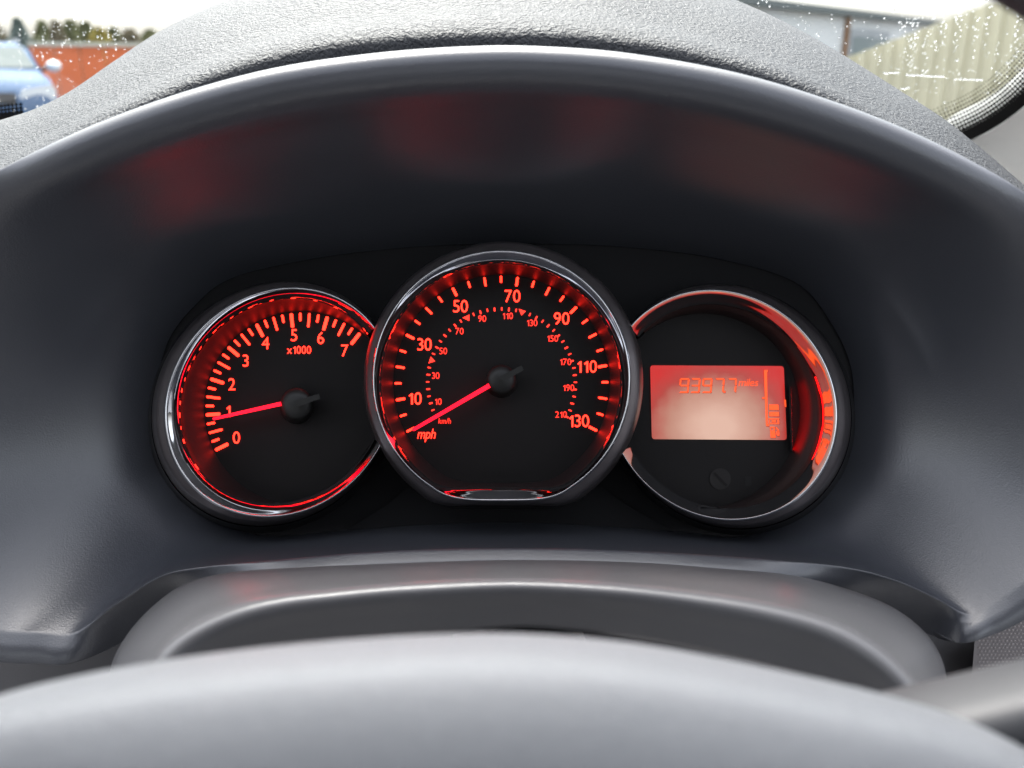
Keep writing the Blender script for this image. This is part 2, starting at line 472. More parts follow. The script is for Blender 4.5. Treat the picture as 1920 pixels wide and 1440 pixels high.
def hub_needle(parent, hx, hy, hr, dF, tip, root, wroot, wtip, tail, wtail):
    # domed cap
    lv = [(hx, hy + 6, hr + 1, dF), (hx, hy + 2, hr, dF - .006), (hx, hy, hr - 1, dF - .009), (hx, hy, hr - 5, dF - .0105), (hx, hy, hr - 15, dF - .0115), (hx, hy, .5, dF - .0118)]
    n = 48
    v = [W(*p) for l in lv for p in ringpts(l[0], l[1], l[2], l[3], None, n)]
    obj('needle_hub', v, grid_faces(len(lv), n, True), M['hub'], parent)
    # tail stub, moulded on the cap
    dx, dy = tail[0] - hx, tail[1] - hy; L = math.hypot(dx, dy); dx /= L; dy /= L; h = wtail / 2
    P = [(hx - dy * h, hy + dx * h), (tail[0] - dy * h * .8, tail[1] + dx * h * .8), (tail[0] + dy * h * .8, tail[1] - dx * h * .8), (hx + dy * h, hy - dx * h)]
    px_solid('needle_tail', P, dF - .0135, dF - .006, M['hub'], parent)
    dx, dy = tip[0] - root[0], tip[1] - root[1]; L = math.hypot(dx, dy); dx /= L; dy /= L
    a, b = wroot / 2, wtip / 2
    P = [(root[0] - dy * a, root[1] + dx * a), (tip[0] - dy * b - dx * 1.5, tip[1] + dx * b - dy * 1.5), (tip[0] - dy * b * .4, tip[1] + dx * b * .4),
         (tip[0] + dy * b * .4, tip[1] - dx * b * .4), (tip[0] + dy * b - dx * 1.5, tip[1] - dx * b - dy * 1.5), (root[0] + dy * a, root[1] - dx * a)]
    px_solid('needle', P, dF - .0098, dF - .0085, M['needle'], parent)

# ---------------------------------------------------------------- tachometer
DF = .398
TC = (564.6, 765.6)
tach = disc('tachometer', TC[0], TC[1], 184, DF, M['face'], clu)
tach['label'] = 'rev counter dial with red numerals 0 to 7'
ring_loft('dial_wall', smooth_levels([(530, 752, 192.5, .3704), (532, 752.5, 191.5, .376), (548, 759, 188, .386), (564.6, 765.6, 182, DF - .0002)], 4), M['wall'], tach, True, ell=(1.06, 45), fade=True)
ring_loft('chrome_ring', smooth_levels([(524, 754, 217, .3612), (524.5, 754, 215.2, .3603), (525, 754, 213.5, .3600), (525.5, 754.3, 211.2, .3608), (528, 753.5, 202, .3643), (529.5, 752.5, 195, .3678), (530, 752, 192, .3707)], 5), M['chrome'], tach, True, ell=(1.055, 45))
ring_loft('satin_ring', smooth_levels([(513, 757, 229, .380), (514, 754, 226, .370), (517, 754, 224, .3650), (524, 754, 216.7, .3612)], 5), M['satin'], tach, True, ell=(1.055, 45))
ring_loft('dial_housing', [(512, 764, 236, .4034), (513, 758, 230, .379)], M['black'], tach, True, ell=(1.055, 45))
for k in range(29):
    a = R(206.0 - 5.5 * k)
    if k % 4 == 0: tick(tach, *TC, a, 152.0, 179, 6.2, DF, M['print'])
    elif k % 2 == 0: tick(tach, *TC, a, 152.5, 179, 4.6, DF, M['print'])
    else: tick(tach, *TC, a, 163.5, 179, 4.6, DF, M['print'])
for s, x, y in [('0', 443.3, 821.3), ('1', 428.5, 771.5), ('2', 434.6, 721.3), ('3', 460.6, 677.1), ('4', 497.8, 644.1), ('5', 551.3, 629.2), ('6', 601.3, 634.4), ('7', 646.4, 658)]:
    text(tach, s, x, y, 20.5, DF, M['print'])
text(tach, 'x1000', 560.7, 656.5, 13.2, DF, M['print'], name='scale_unit_text', width=45)
hub_needle(tach, 556, 757, 31, DF, (398.8, 785.5), (527, 757), 7.4, 5.6, (599, 743), 12)

# ---------------------------------------------------------------- speedometer
DS = .392
SC = (940.4, 717.7)
spd = disc('speedometer', 940.4, 717.7, 204, DS, M['face'], clu, flat=905)
spd['label'] = 'large middle speed dial reading to 130 mph, flat at its foot'
ring_loft('dial_wall', smooth_levels([(939, 718, 224.5, .3588, 914.3), (939.2, 718, 222, .367, 913), (939.7, 718, 215, .377, 909.5), (940.4, 717.7, 203, DS - .0002, 904.5)], 4), M['wall'], spd)
ring_loft('chrome_ring', smooth_levels([(940.5, 711, 243, .3512, 939.0), (940.2, 711, 241.2, .3503, 937.8), (940, 711, 239.5, .3500, 936.2), (940, 711.6, 237.4, .3508, 933.6), (939.6, 714, 231, .3535, 924.5), (939.2, 717, 226.5, .3563, 917), (939, 718, 224, .3592, 914)], 5), M['chrome'], spd)
ring_loft('satin_ring', smooth_levels([(944, 716, 262, .371, 948), (944, 714, 261, .361, 945.5), (943, 713, 257, .356, 944), (940.5, 711, 242.7, .3512, 938.8)], 5), M['satin'], spd)
ring_loft('dial_housing', [(944, 718, 258, .4034, 955), (944, 716, 261, .3705, 949)], M['black'], spd)
for k in range(27):
    a = R(207.3 - 9.0 * k)
    if k % 4 == 2: tick(spd, *SC, a, 183, 200.5, 5.0, DS, M['print'])
    elif k % 2 == 0: tick(spd, *SC, a, 183.5, 200.5, 4.2, DS, M['print'])
    else: tick(spd, *SC, a, 187.5, 200.5, 4.0, DS, M['print'])
for k in range(1, 43):
    km = k * 5
    if km in (40, 80, 120): continue
    a = R(207.3 - 9.0 / 5 * km / 1.609344)
    tick(spd, *SC, a, 134.3 if k % 2 == 0 else 135.3, 141.8, 3.2 if k % 2 == 0 else 2.7, DS, M['print_km'], 'kilometre_tick')
for T in ([(807.6, 668.3), (803.3, 681.6), (816, 677.4)], [(866.9, 595.8), (880.2, 589.6), (879.9, 602)], [(972.6, 579), (986.1, 583.4), (977.6, 591.7)]):
    px_solid('speed_limit_marker', T, DS - .0004, DS - .0001, M['print_km'], spd)
for s, x, y in [('10', 778.5, 748), ('30', 796, 646.5), ('50', 863.5, 575), ('70', 961, 556), ('90', 1053, 598), ('110', 1101, 688), ('130', 1086, 790)]:
    text(spd, s, x, y, 21, DS, M['print'])
for s, x, y in [('10', 821.9, 753.4), ('30', 817, 704.7), ('50', 831, 658.5), ('70', 861.6, 621.3), ('90', 904, 597.8), ('110', 952.3, 592.8), ('130', 997.8, 605.8),
                ('150', 1036.4, 635), ('170', 1060.6, 679), ('190', 1066.4, 727.5), ('210', 1052, 777.6)]:
    text(spd, s, x, y, 11, DS, M['print_km'], name='kilometre_numeral')
text(spd, 'mph', 800.5, 814, 17, DS, M['print'], name='unit_text', shear=.2, width=33)
text(spd, 'km/h', 834, 789.5, 9.5, DS, M['print_km'], name='kilometre_unit_text', shear=.1, width=23)
text(spd, '1JDK21060', 940.5, 886, 8.5, DS, M['ghost2'], name='code_print', width=58)
hub_needle(spd, 940, 711, 28.5, DS, (773.5, 806.5), (922.7, 719.9), 8.4, 6.0, (980, 689.5), 12)

# ---------------------------------------------------------------- fuel and trip display
FC = (1318, 770)
disp = disc('trip_display_dial', FC[0], FC[1], 184, DF, M['face'], clu)
disp['label'] = 'black dial with glowing red fuel and mileage screen'
ring_loft('dial_wall', smooth_levels([(1349.5, 761.7, 192, .3760), (1347, 762.5, 190, .380), (1334, 766, 186, .386), (FC[0], FC[1], 182, DF - .0002)], 4), M['wall'], disp, True, ell=(1.045, 135), fade=True)
ring_loft('chrome_ring', smooth_levels([(1354, 759, 218, .3612), (1353.5, 759, 216.2, .3603), (1353, 759, 214.5, .3600), (1352.5, 759.5, 212.2, .3612), (1351, 760.5, 202, .3685), (1349.8, 761.5, 194, .3742), (1349.5, 761.7, 191.5, .3764)], 5), M['chrome'], disp, True, ell=(1.045, 135))
ring_loft('satin_ring', smooth_levels([(1367, 762, 229, .380), (1366, 760, 226, .370), (1362, 760, 224.5, .3650), (1354, 759, 217.7, .3612)], 5), M['satin'], disp, True, ell=(1.045, 135))
ring_loft('dial_housing', [(1368, 768, 236, .4034), (1367, 763, 230, .379)], M['black'], disp, True, ell=(1.045, 135))
# screen with rounded corners
def rounded_quad(c, r):
    out = []
    n = len(c)
    for i in range(n):
        p0, p1, p2 = Vector(c[i - 1]), Vector(c[i]), Vector(c[(i + 1) % n])
        a = p1 + (p0 - p1).normalized() * r; b = p1 + (p2 - p1).normalized() * r
        for k in range(5):
            t = k / 4
            q = a * (1 - t) ** 2 + p1 * 2 * t * (1 - t) + b * t * t
            out.append((q.x, q.y))
    return out
scr = rounded_quad([(1219, 685), (1469.6, 686.3), (1475.2, 825), (1222.2, 823.4)], 6)
v, f = quad_px(scr, DF - .0006, DF - .0001)
lcd = obj('lcd_screen', v, f, None, disp, smooth=False)
lcd.data.materials.append(lcd_mat(None))
px_solid('added_edge_light_cover', [(1479, 722), (1482, 722), (1486, 845), (1483, 845)], DF - .0045, DF - .0002, M['face'], disp)  # added black block, hides the glowing strip behind it from view
gq = [W(1482.9, 725, DF - .0042), W(1486.6, 843, DF - .0042), W(1486.6, 843, DF - .0004), W(1482.9, 725, DF - .0004)]
M['edge'] = emat('added_edge_light', (1.0, .004, .004), 6.5)
obj('added_edge_light', gq, [(0, 1, 2, 3)], M['edge'], disp, smooth=False)  # added hidden strip, throws the backlight's red spill onto the dial wall
def L(x, y): return (1210 + x / 6.857, 670 + y / 6.857)
DL = DF - .0007
M['lcdshadow'] = emat('lcd_shadow_plate', (.22, .008, .008), 1.0)  # shadow beside the lit segments, painted as dim red offset plates
def seg(pts, name='lcd_segment', d=DL):
    cx_ = sum(p[0] for p in pts) / len(pts); cy_ = sum(p[1] for p in pts) / len(pts)
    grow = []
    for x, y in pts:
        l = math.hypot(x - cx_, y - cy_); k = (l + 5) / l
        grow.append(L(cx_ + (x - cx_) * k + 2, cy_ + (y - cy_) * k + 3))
    px_solid('segment_shadow_plate', grow, d - .00004, d + .00004, M['lcdshadow'], disp)
    return px_solid(name, [L(*p) for p in pts], d - .0003, d - .00005, M['lcdseg'], disp)
def seven(x0, x1, y0, y1, which, sl=14):
    t = 21; ym = (y0 + y1) / 2; g = 3
    def P(x, y): return (x + sl * (ym - y) / (y1 - y0), y)
    S = {'a': [P(x0 + 6, y0), P(x1 - 6, y0), P(x1 - t, y0 + t), P(x0 + t, y0 + t)],
         'b': [P(x1, y0 + 4), P(x1, ym - g), P(x1 - t * .5, ym - g), P(x1 - t, ym - t * .6), P(x1 - t, y0 + t + 4)],
         'c': [P(x1, ym + g), P(x1, y1 - 4), P(x1 - t, y1 - t - 4), P(x1 - t, ym + t * .6), P(x1 - t * .5, ym + g)],
         'd': [P(x0 + t, y1 - t), P(x1 - t, y1 - t), P(x1 - 6, y1), P(x0 + 6, y1)],
         'f': [P(x0, y0 + 4), P(x0 + t, y0 + t + 4), P(x0 + t, ym - t * .6), P(x0 + t * .5, ym - g), P(x0, ym - g)],
         'g': [P(x0 + t * .5, ym), P(x0 + t, ym - t * .45), P(x1 - t, ym - t * .45), P(x1 - t * .5, ym), P(x1 - t, ym + t * .45), P(x0 + t, ym + t * .45)]}
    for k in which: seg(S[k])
Y0, Y1 = 268, 458
seven(438, 562, Y0, Y1, 'abcdfg')
seven(584, 704, Y0, Y1, 'abcdg')
seven(732, 858, Y0, Y1, 'abcdfg')
seven(892, 1014, Y0, Y1, 'abc')
seven(1056, 1172, Y0, Y1, 'abc')
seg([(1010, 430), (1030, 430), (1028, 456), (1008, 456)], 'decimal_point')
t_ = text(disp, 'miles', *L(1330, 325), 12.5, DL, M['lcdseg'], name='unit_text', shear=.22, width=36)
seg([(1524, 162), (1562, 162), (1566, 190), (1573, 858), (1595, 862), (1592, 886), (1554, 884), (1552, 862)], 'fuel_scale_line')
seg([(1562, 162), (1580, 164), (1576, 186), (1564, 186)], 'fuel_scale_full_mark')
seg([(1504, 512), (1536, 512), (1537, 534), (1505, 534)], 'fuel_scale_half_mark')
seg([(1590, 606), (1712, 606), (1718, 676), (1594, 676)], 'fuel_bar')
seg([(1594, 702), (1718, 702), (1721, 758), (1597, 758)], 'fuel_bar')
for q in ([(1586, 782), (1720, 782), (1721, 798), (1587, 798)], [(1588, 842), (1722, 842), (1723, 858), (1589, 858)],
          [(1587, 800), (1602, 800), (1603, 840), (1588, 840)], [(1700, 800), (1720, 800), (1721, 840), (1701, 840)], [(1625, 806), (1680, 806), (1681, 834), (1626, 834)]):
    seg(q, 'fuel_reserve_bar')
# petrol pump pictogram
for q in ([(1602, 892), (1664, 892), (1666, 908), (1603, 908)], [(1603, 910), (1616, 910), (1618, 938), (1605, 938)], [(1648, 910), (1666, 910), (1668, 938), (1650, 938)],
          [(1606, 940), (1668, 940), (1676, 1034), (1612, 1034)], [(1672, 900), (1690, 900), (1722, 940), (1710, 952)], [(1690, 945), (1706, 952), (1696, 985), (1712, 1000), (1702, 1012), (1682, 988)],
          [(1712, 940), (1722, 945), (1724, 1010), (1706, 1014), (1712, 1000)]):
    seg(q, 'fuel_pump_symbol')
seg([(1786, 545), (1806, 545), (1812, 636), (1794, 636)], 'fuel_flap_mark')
# unlit warning symbols printed on the dial
disc('unlit_warning_symbol', 1350.5, 898, 20, DF - .0004, M['ghost'], disp, n=40)
px_solid('unlit_symbol_stroke', [(1338, 888), (1341, 885), (1364, 909), (1361, 912)], DF - .0008, DF - .0005, M['face'], disp)
px_solid('unlit_lamp_symbol', [(1397, 893), (1409, 893), (1409, 911), (1397, 911)], DF - .0004, DF - .0002, M['ghost2'], disp)

# ================================================================== DASHBOARD TOP PAD
DP = [((-230, 440), (-260, 300), .46), ((0, 318), (0, 229), .48), ((90, 268), (60, 213), .48), ((185, 215), (118, 186), .48), ((300, 163), (205, 124), .485), ((420, 117), (300, 60), .49), ((560, 78), (430, -2), .495),
      ((720, 55), (600, -70), .50), ((900, 45), (880, -105), .50), ((1080, 49), (1160, -85), .50), ((1240, 70), (1372, -2), .49), ((1360, 99), (1470, 42), .475), ((1480, 137), (1570, 98), .455),
      ((1600, 193), (1680, 167), .43), ((1700, 246), (1765, 223), .40), ((1790, 296), (1842, 284), .385), ((1880, 352), (1916, 346), .375), ((2100, 520), (2110, 500), .37)]
rl = catmull([(a[0], a[1], 335) for a, b, c in DP], 10)
cl_ = catmull([(b[0], b[1], c * 1000) for a, b, c in DP], 10)
dv = []
for p, q in zip(rl, cl_):
    Rp = W(p.x, p.y, .337); Cp = W(q.x, q.y, q.z / 1000)
    Fp = W(p.x, p.y + 70, .340); Bp = W(q.x, q.y + 60, q.z / 1000 + .16)
    up_ = Vector((0, 0, 1))
    d_ = Cp - Rp
    row = [Fp + FW * .01, Fp, Fp * .45 + Rp * .55]
    # rolled front edge then a gently crowned top
    P1 = Fp * .35 + Rp * .65; P2 = Rp + d_ * .16
    for k in range(7):
        t = k / 6; row.append(P1 * (1 - t) ** 2 + Rp * 2 * t * (1 - t) + P2 * t * t)
    ctl = Rp + d_ * .65 + up_ * d_.length * .06
    for k in range(1, 13):
        t = k / 12; row.append(P2 * (1 - t) ** 2 + ctl * 2 * t * (1 - t) + Cp * t * t)
    for k in range(1, 7):
        t = k / 6; row.append(Cp * (1 - t) ** 2 + (Cp + d_.normalized() * .03) * 2 * t * (1 - t) + Bp * t * t)
    dv += row; rn = len(row)
obj('dashboard_pad', dv, grid_faces(len(rl), rn), M['leather'], label='grained grey dashboard top rising behind the instrument hood', cat='dashboard')

# ================================================================== STEERING COLUMN COWL
C1 = catmull([(203, 1330, 296), (208, 1250, 308), (238, 1190, 317), (288, 1135, 324), (345, 1095, 328), (420, 1075, 330), (560, 1064, 332), (700, 1058, 333), (960, 1050, 334), (1200, 1055, 333), (1350, 1066, 333),
              (1493, 1080, 332), (1600, 1108, 330), (1680, 1142, 326), (1740, 1192, 320), (1770, 1248, 312), (1779, 1330, 298)], 8)
C2 = catmull([(285, 1330, 258), (307, 1235, 260), (333, 1203, 261), (373, 1176, 262), (450, 1143, 263), (533, 1123, 264), (640, 1110, 265), (760, 1099, 265), (960, 1090, 266), (1140, 1099, 265), (1280, 1114, 265),
              (1423, 1137, 264), (1547, 1170, 263), (1613, 1203, 262), (1673, 1249, 261), (1718, 1303, 260), (1740, 1360, 258)], 8)
C3 = catmull([(370, 1380, 272), (400, 1300, 273), (430, 1262, 274), (470, 1235, 275), (540, 1215, 276), (620, 1205, 277), (720, 1198, 278), (830, 1190, 278), (970, 1177, 278), (1110, 1187, 278), (1240, 1205, 278),
              (1370, 1232, 277), (1480, 1262, 276), (1550, 1290, 275), (1610, 1325, 274), (1650, 1365, 273), (1680, 1400, 272)], 8)
cv = []
for a, b, c in zip(C1, C2, C3):
    A = W(a.x, a.y, a.z / 1000); B = W(b.x, b.y, b.z / 1000); C = W(c.x, c.y, c.z / 1000)
    row = [A + FW * .02 - UP * .012, A - UP * .003 + FW * .003, A]
    P1 = B + (A - B) * .22; P2 = B + (C - B) * .45
    for k in range(1, 6):
        t = k / 6; row.append(A * (1 - t) + P1 * t + UP * .0012 * math.sin(math.pi * t))
    for k in range(9):
        t = k / 8; row.append(P1 * (1 - t) ** 2 + (B + (B - (P1 + P2) / 2) * .5) * 2 * t * (1 - t) + P2 * t * t)
    for k in range(1, 6):
        t = k / 5; row.append(P2 * (1 - t) + C * t)
    row += [C + FW * .006, C + FW * .06]
    cv += row; rn = len(row)
cowl = empty('steering_column_cowl', W(970, 1330, .30), 'grey plastic steering column cover under the dials, bright rounded front edge', 'column cover')
obj('cowl_shell', cv, grid_faces(len(C1), rn), M['cowl'], cowl)
# specks of dust
M['dust'] = pmat('dust', (.40, .39, .37), .9)
qv = []; qf = []
for k in range(14):
    j = random.randrange(12, len(C1) - 12); t = random.uniform(.1, .75)
    A = W(C1[j].x, C1[j].y, C1[j].z / 1000); B = W(C2[j].x, C2[j].y, C2[j].z / 1000)
    c = A * (1 - t) + B * t + UP * .0016; r_ = random.uniform(.00008, .0002); b = len(qv)
    a = random.uniform(0, 6.28); e1 = RT * math.cos(a) + FW * math.sin(a); e2 = RT * -math.sin(a) + FW * math.cos(a)
    qv += [c - e1 * r_ * random.uniform(1, 2), c + e2 * r_, c + e1 * r_, c - e2 * r_, c + UP * r_]
    qf += [(b, b + 1, b + 4), (b + 1, b + 2, b + 4), (b + 2, b + 3, b + 4), (b + 3, b, b + 4)]
obj('dust_specks', qv, qf, M['dust'], cowl, kind='stuff')
px_solid('stalk_slot', [(1747, 1265), (1757, 1275), (1768, 1296), (1766, 1330), (1750, 1330)], .2995, .3035, M['black'], cowl)
cyl = []
for k in range(2):
    for i in range(24):
        a = 2 * math.pi * i / 24
        cyl.append(W(975, 1330, .30) + FW * (-.015 + .12 * k) + RT * .028 * math.cos(a) + UP * .026 * math.sin(a))
obj('column_shaft', cyl, grid_faces(2, 24, True) + [tuple(range(24)), tuple(range(24, 48))], M['black'], cowl)

# ================================================================== STEERING WHEEL
WCX, WCY, WD = 920, 1720, .143
whl = empty('steering_wheel', W(WCX, WCY, WD + .02), 'grey leather steering wheel hub and rim close to the camera, out of focus', 'steering wheel')
wc = W(WCX, WCY, WD)
rv = []
RM, RTu = .1870, .0155
for i in range(128):
    a = 2 * math.pi * i / 128
    rd = RT * math.cos(a) + UP * math.sin(a)
    for j in range(20):
        b = 2 * math.pi * j / 20
        rv.append(wc + rd * (RM + RTu * math.cos(b)) + FW * RTu * 1.05 * math.sin(b))
rf = [(i * 20 + j, i * 20 + (j + 1) % 20, ((i + 1) % 128) * 20 + (j + 1) % 20, ((i + 1) % 128) * 20 + j) for i in range(128) for j in range(20)]
obj('rim', rv, rf, M['rim'], whl)
HB = [(-250, 1440), (-110, 1350), (0, 1303), (150, 1266), (300, 1239), (480, 1215), (640, 1200), (800, 1190), (940, 1187), (1080, 1194), (1200, 1207), (1350, 1233), (1500, 1265), (1650, 1300), (1780, 1338), (1920, 1398), (2040, 1480),
      (2090, 1640), (2020, 1850), (1700, 2100), (1300, 2230), (920, 2260), (500, 2220), (100, 2080), (-200, 1850), (-300, 1620)]
hb = catmull([(x, y, 0) for x, y in HB], 8, True)
lv = [(.93, .162, 0), (.985, .158, 0), (1.0, .152, 0), (.998, .147, 8), (.992, .142, 18), (.985, .1375, 30), (.972, .134, 42), (.95, .1318, 55), (.91, .130, 70), (.8, .1275, 90), (.6, .1255, 110), (.3, .1245, 120), (.02, .1243, 120)]
hv2 = []
for s, d, dy in lv:
    for p in hb:
        x = WCX + (p.x - WCX) * s; y = WCY + (p.y - WCY) * s
        y += dy * max(0, min(1, (WCY - p.y) / 500)) * (1 if s > .9 else s)
        hv2.append(W(x, y, d))
obj('hub_cover', hv2, grid_faces(len(lv), len(hb), True), M['wheel'], whl)
def spoke(p_in, p_out, hw_in, hw_out, bend):
    v = []; n = 14; m = 16
    for i in range(n):
        t = i / (n - 1)
        c = Vector(p_in) * (1 - t) + Vector(p_out) * t + UP * bend * math.sin(math.pi * t)
        hw = hw_in * (1 - t) + hw_out * t
        for j in range(m):
            a = 2 * math.pi * j / m
            ca, sa = math.cos(a), math.sin(a)
            sgn = lambda z: (abs(z) ** .7) * (1 if z >= 0 else -1)
            v.append(c + UP * hw * sgn(sa) + FW * .011 * sgn(ca))
    return v, grid_faces(n, m, True) + [tuple(range(m)), tuple(range((n - 1) * m, n * m))]
for pin, pout in ((W(1600, 1385, .165), wc + RT * .174 + UP * .052), (W(150, 1560, .160), wc - RT * .176 + UP * .004)):
    v, f = spoke(pin, pout, .0045, .006, .001)
    obj('spoke', v, f, M['spoke'], whl)

# ================================================================== LOWER DASH PANEL AND WOVEN TRIM
ld = empty('lower_dash_panel', W(950, 1500, .42), 'dark lower dashboard with woven grey trim patch right of the column', 'dash panel')
lv_ = [W(-500, 1060, .430), W(2500, 1060, .430), W(2500, 1420, .400), W(-500, 1420, .400), W(-500, 1800, .40), W(2500, 1800, .40)]
obj('panel', lv_, [(0, 1, 2, 3), (3, 2, 5, 4)], M['dash_low'], ld, smooth=False)
tv, tf = quad_px([(1828, 1198), (1870, 1180), (1990, 1120), (1990, 1290), (1900, 1280), (1835, 1290), (1822, 1270)], .398, .412)
obj('woven_patch', tv, tf, M['fabric'], ld, smooth=False)
bv = []; bf = []
for r_ in range(26):
    for c_ in range(24):
        x = 1836 + c_ * 7.4 + (3.7 if r_ % 2 else 0); y = 1122 + r_ * 6.6
        if y < 1198 - (x - 1828) * .46 + 5 or y > 1285: continue
        b = len(bv); d = .398
        rr = 2.6
        for (ax, ay) in ((-1.15, 0), (0, -.8), (1.15, 0), (0, .8)): bv.append(W(x + ax * rr, y + ay * rr, d - .0001))
        bv.append(W(x, y, d - .0007))
        bf += [(b, b + 1, b + 4), (b + 1, b + 2, b + 4), (b + 2, b + 3, b + 4), (b + 3, b, b + 4)]
M['weave'] = pmat('weave_knots', (.30, .27, .265), .55)
obj('weave_knots', bv, bf, M['weave'], ld, kind='stuff')

# ================================================================== WINDSCREEN
P0 = W(1795, 262, .70)
VS = Vector((0, -math.cos(R(30)), math.sin(R(30))))
WN = RT.cross(VS).normalized()
def onglass(px, py, off=0.0):
    d = (FW + RT * ((px - 960) / FPX) + UP * ((720 - py) / FPX))
    t = (P0 - CAM).dot(WN) / d.dot(WN)
    return CAM + d * t + WN * off
if WN.z < 0: WN = -WN     # WN points outside (up)
EDGE = catmull([(-700, 290, 0), (-300, 262, 0), (0, 229, 0), (60, 224, 0), (300, 245, 0), (900, 290, 0), (1500, 320, 0), (1700, 300, 0), (1795, 264, 0), (1850, 238, 0), (1890, 212, 0), (1920, 187, 0), (1985, 115, 0), (2060, 0, 0), (2120, -150, 0), (2150, -420, 0)], 8)
ws = empty('windscreen', P0, 'raindrop covered windscreen beyond the dashboard', 'windscreen')
gpoly = [(p.x, p.y) for p in EDGE] + [(2120, -900), (-1000, -900), (-1150, 0)]
gm = bpy.data.materials.new('windscreen_glass'); gm.use_nodes = True
t = gm.node_tree; t.nodes.remove(t.nodes['Principled BSDF'])
tr = t.nodes.new('ShaderNodeBsdfTransparent'); tr.inputs[0].default_value = (.90, .93, .91, 1)
gl = t.nodes.new('ShaderNodeBsdfGlossy'); gl.inputs['Roughness'].default_value = .02
lw = t.nodes.new('ShaderNodeLayerWeight'); lw.inputs[0].default_value = .5
pw = t.nodes.new('ShaderNodeMath'); pw.operation = 'POWER'; pw.inputs[1].default_value = 5
t.links.new(lw.outputs['Facing'], pw.inputs[0])
fr = t.nodes.new('ShaderNodeMath'); fr.operation = 'MULTIPLY_ADD'; fr.inputs[1].default_value = .9; fr.inputs[2].default_value = .04
t.links.new(pw.outputs[0], fr.inputs[0])
mx = t.nodes.new('ShaderNodeMixShader')
t.links.new(fr.outputs[0], mx.inputs[0]); t.links.new(tr.outputs[0], mx.inputs[1]); t.links.new(gl.outputs[0], mx.inputs[2])
t.links.new(mx.outputs[0], t.nodes['Material Output'].inputs[0])
obj('glass_pane', [onglass(x, y) for x, y in gpoly], [tuple(range(len(gpoly)))], gm, ws, smooth=False)
# black border band with its fading dots
fv = []; inner = []
E2 = [(p.x, p.y) for p in EDGE]
for i, (x, y) in enumerate(E2):
    a = E2[max(0, i - 1)]; b = E2[min(len(E2) - 1, i + 1)]
    tx, ty = b[0] - a[0], b[1] - a[1]; l = math.hypot(tx, ty); nx, ny = ty / l, -tx / l
    if ny > 0: nx, ny = -nx, -ny
    if x > 1900 and nx > 0: nx, ny = -nx, -ny
    inner.append((x, y, nx, ny))
    fv += [onglass(x - nx * 6, y - ny * 6, -.0015), onglass(x + nx * 16, y + ny * 16, -.0015)]
obj('border_band', fv, grid_faces(len(E2), 2), M['frit'], ws)
dv = []; df = []
def dot(px, py, r, ry=None):
    b = len(dv); n = 8
    for k in range(n):
        a = 2 * math.pi * k / n
        dv.append(onglass(px + r * math.cos(a), py + (ry or r) * math.sin(a), -.0012))
    df.append(tuple(range(b, b + n)))
acc = 0; last = None
dense = []
for i in range(len(inner) - 1):
    for k in range(40):
        t = k / 40
        dense.append(tuple(inner[i][j] * (1 - t) + inner[i + 1][j] * t for j in range(4)))
for q in dense:
    if last is not None: acc += math.hypot(q[0] - last[0], q[1] - last[1])
    last = q
    if acc > 7.0:
        acc = 0
        if q[0] < -120 or (48 < q[0] < 1740) or q[0] > 2010: continue
        for r_ in range(9 if q[0] > 900 else 3):
            dot(q[0] + q[2] * (18 + r_ * 7.0), q[1] + q[3] * (18 + r_ * 7.0), 4.2 - r_ * .36, (4.2 - r_ * .36) * .9)
obj('border_dots', dv, df, M['frit'], ws, kind='stuff', smooth=False)
# rain drops on the outside
wm = bpy.data.materials.new('water'); wm.use_nodes = True
p = wm.node_tree.nodes['Principled BSDF']
p.inputs['Base Color'].default_value = (1, 1, 1, 1); p.inputs['Roughness'].default_value = .01
p.inputs['IOR'].default_value = 1.33; p.inputs['Transmission Weight'].default_value = 1
rv = []; rf = []
def drop(px, py, r, st=1.0):
    c = onglass(px, py, .0006); b = len(rv); n = 7
    ex, ey = RT, VS
    jx = random.uniform(.8, 1.2)
    for lev, (rr, h) in enumerate(((1.0, 0), (.92, .32), (.6, .62))):
        for k in range(n):
            a = 2 * math.pi * (k + .5 * lev) / n
            rv.append(c + ex * r * rr * jx * math.cos(a) + ey * r * rr * st * math.sin(a) + WN * r * h)
    rv.append(c + WN * r * .72)
    for lev in range(2):
        for k in range(n):
            rf.append((b + lev * n + k, b + lev * n + (k + 1) % n, b + (lev + 1) * n + (k + 1) % n, b + (lev + 1) * n + k))
    for k in range(n): rf.append((b + 2 * n + k, b + 2 * n + (k + 1) % n, b + 3 * n))
    rf.append(tuple(range(b, b + n)))
for i in range(2800):
    x = random.uniform(-120, 2050); y = random.uniform(-140, 262)
    drop(x, y, random.choice((.0003, .0003, .0004, .0005, .0006)) * random.uniform(.7, 1.1), random.uniform(1, 2.2))
for k in range(26):                          # runs of beads trickling down on the right
    x0 = random.uniform(1640, 1960); y0 = random.uniform(-60, 120)
    for j in range(random.randint(10, 26)):
        drop(x0 + random.gauss(0, 4) - j * .4, y0 + j * random.uniform(5, 8), random.uniform(.0003, .0007), random.uniform(.8, 1.6))
for k in range(16):
    x0 = random.uniform(-40, 290); y0 = random.uniform(10, 60)
    for j in range(random.randint(5, 14)):
        drop(x0 + random.gauss(0, 2.5), y0 + j * random.uniform(5, 8), random.uniform(.0003, .0005), random.uniform(.8, 1.6))
for (x0, y0, x1, y1) in ((1658, 139, 1686, 138), (1700, 142, 1768, 146), (1790, 150, 1842, 152), (1690, 168, 1705, 166)):   # the wiper's water line
    n = int((x1 - x0) / 2.5)
    for j in range(n + 1):
        drop(x0 + (x1 - x0) * j / n, y0 + (y1 - y0) * j / n + random.gauss(0, .5), random.uniform(.0005, .0009), 1.1)
obj('rain_drops', rv, rf, wm, ws, kind='stuff')

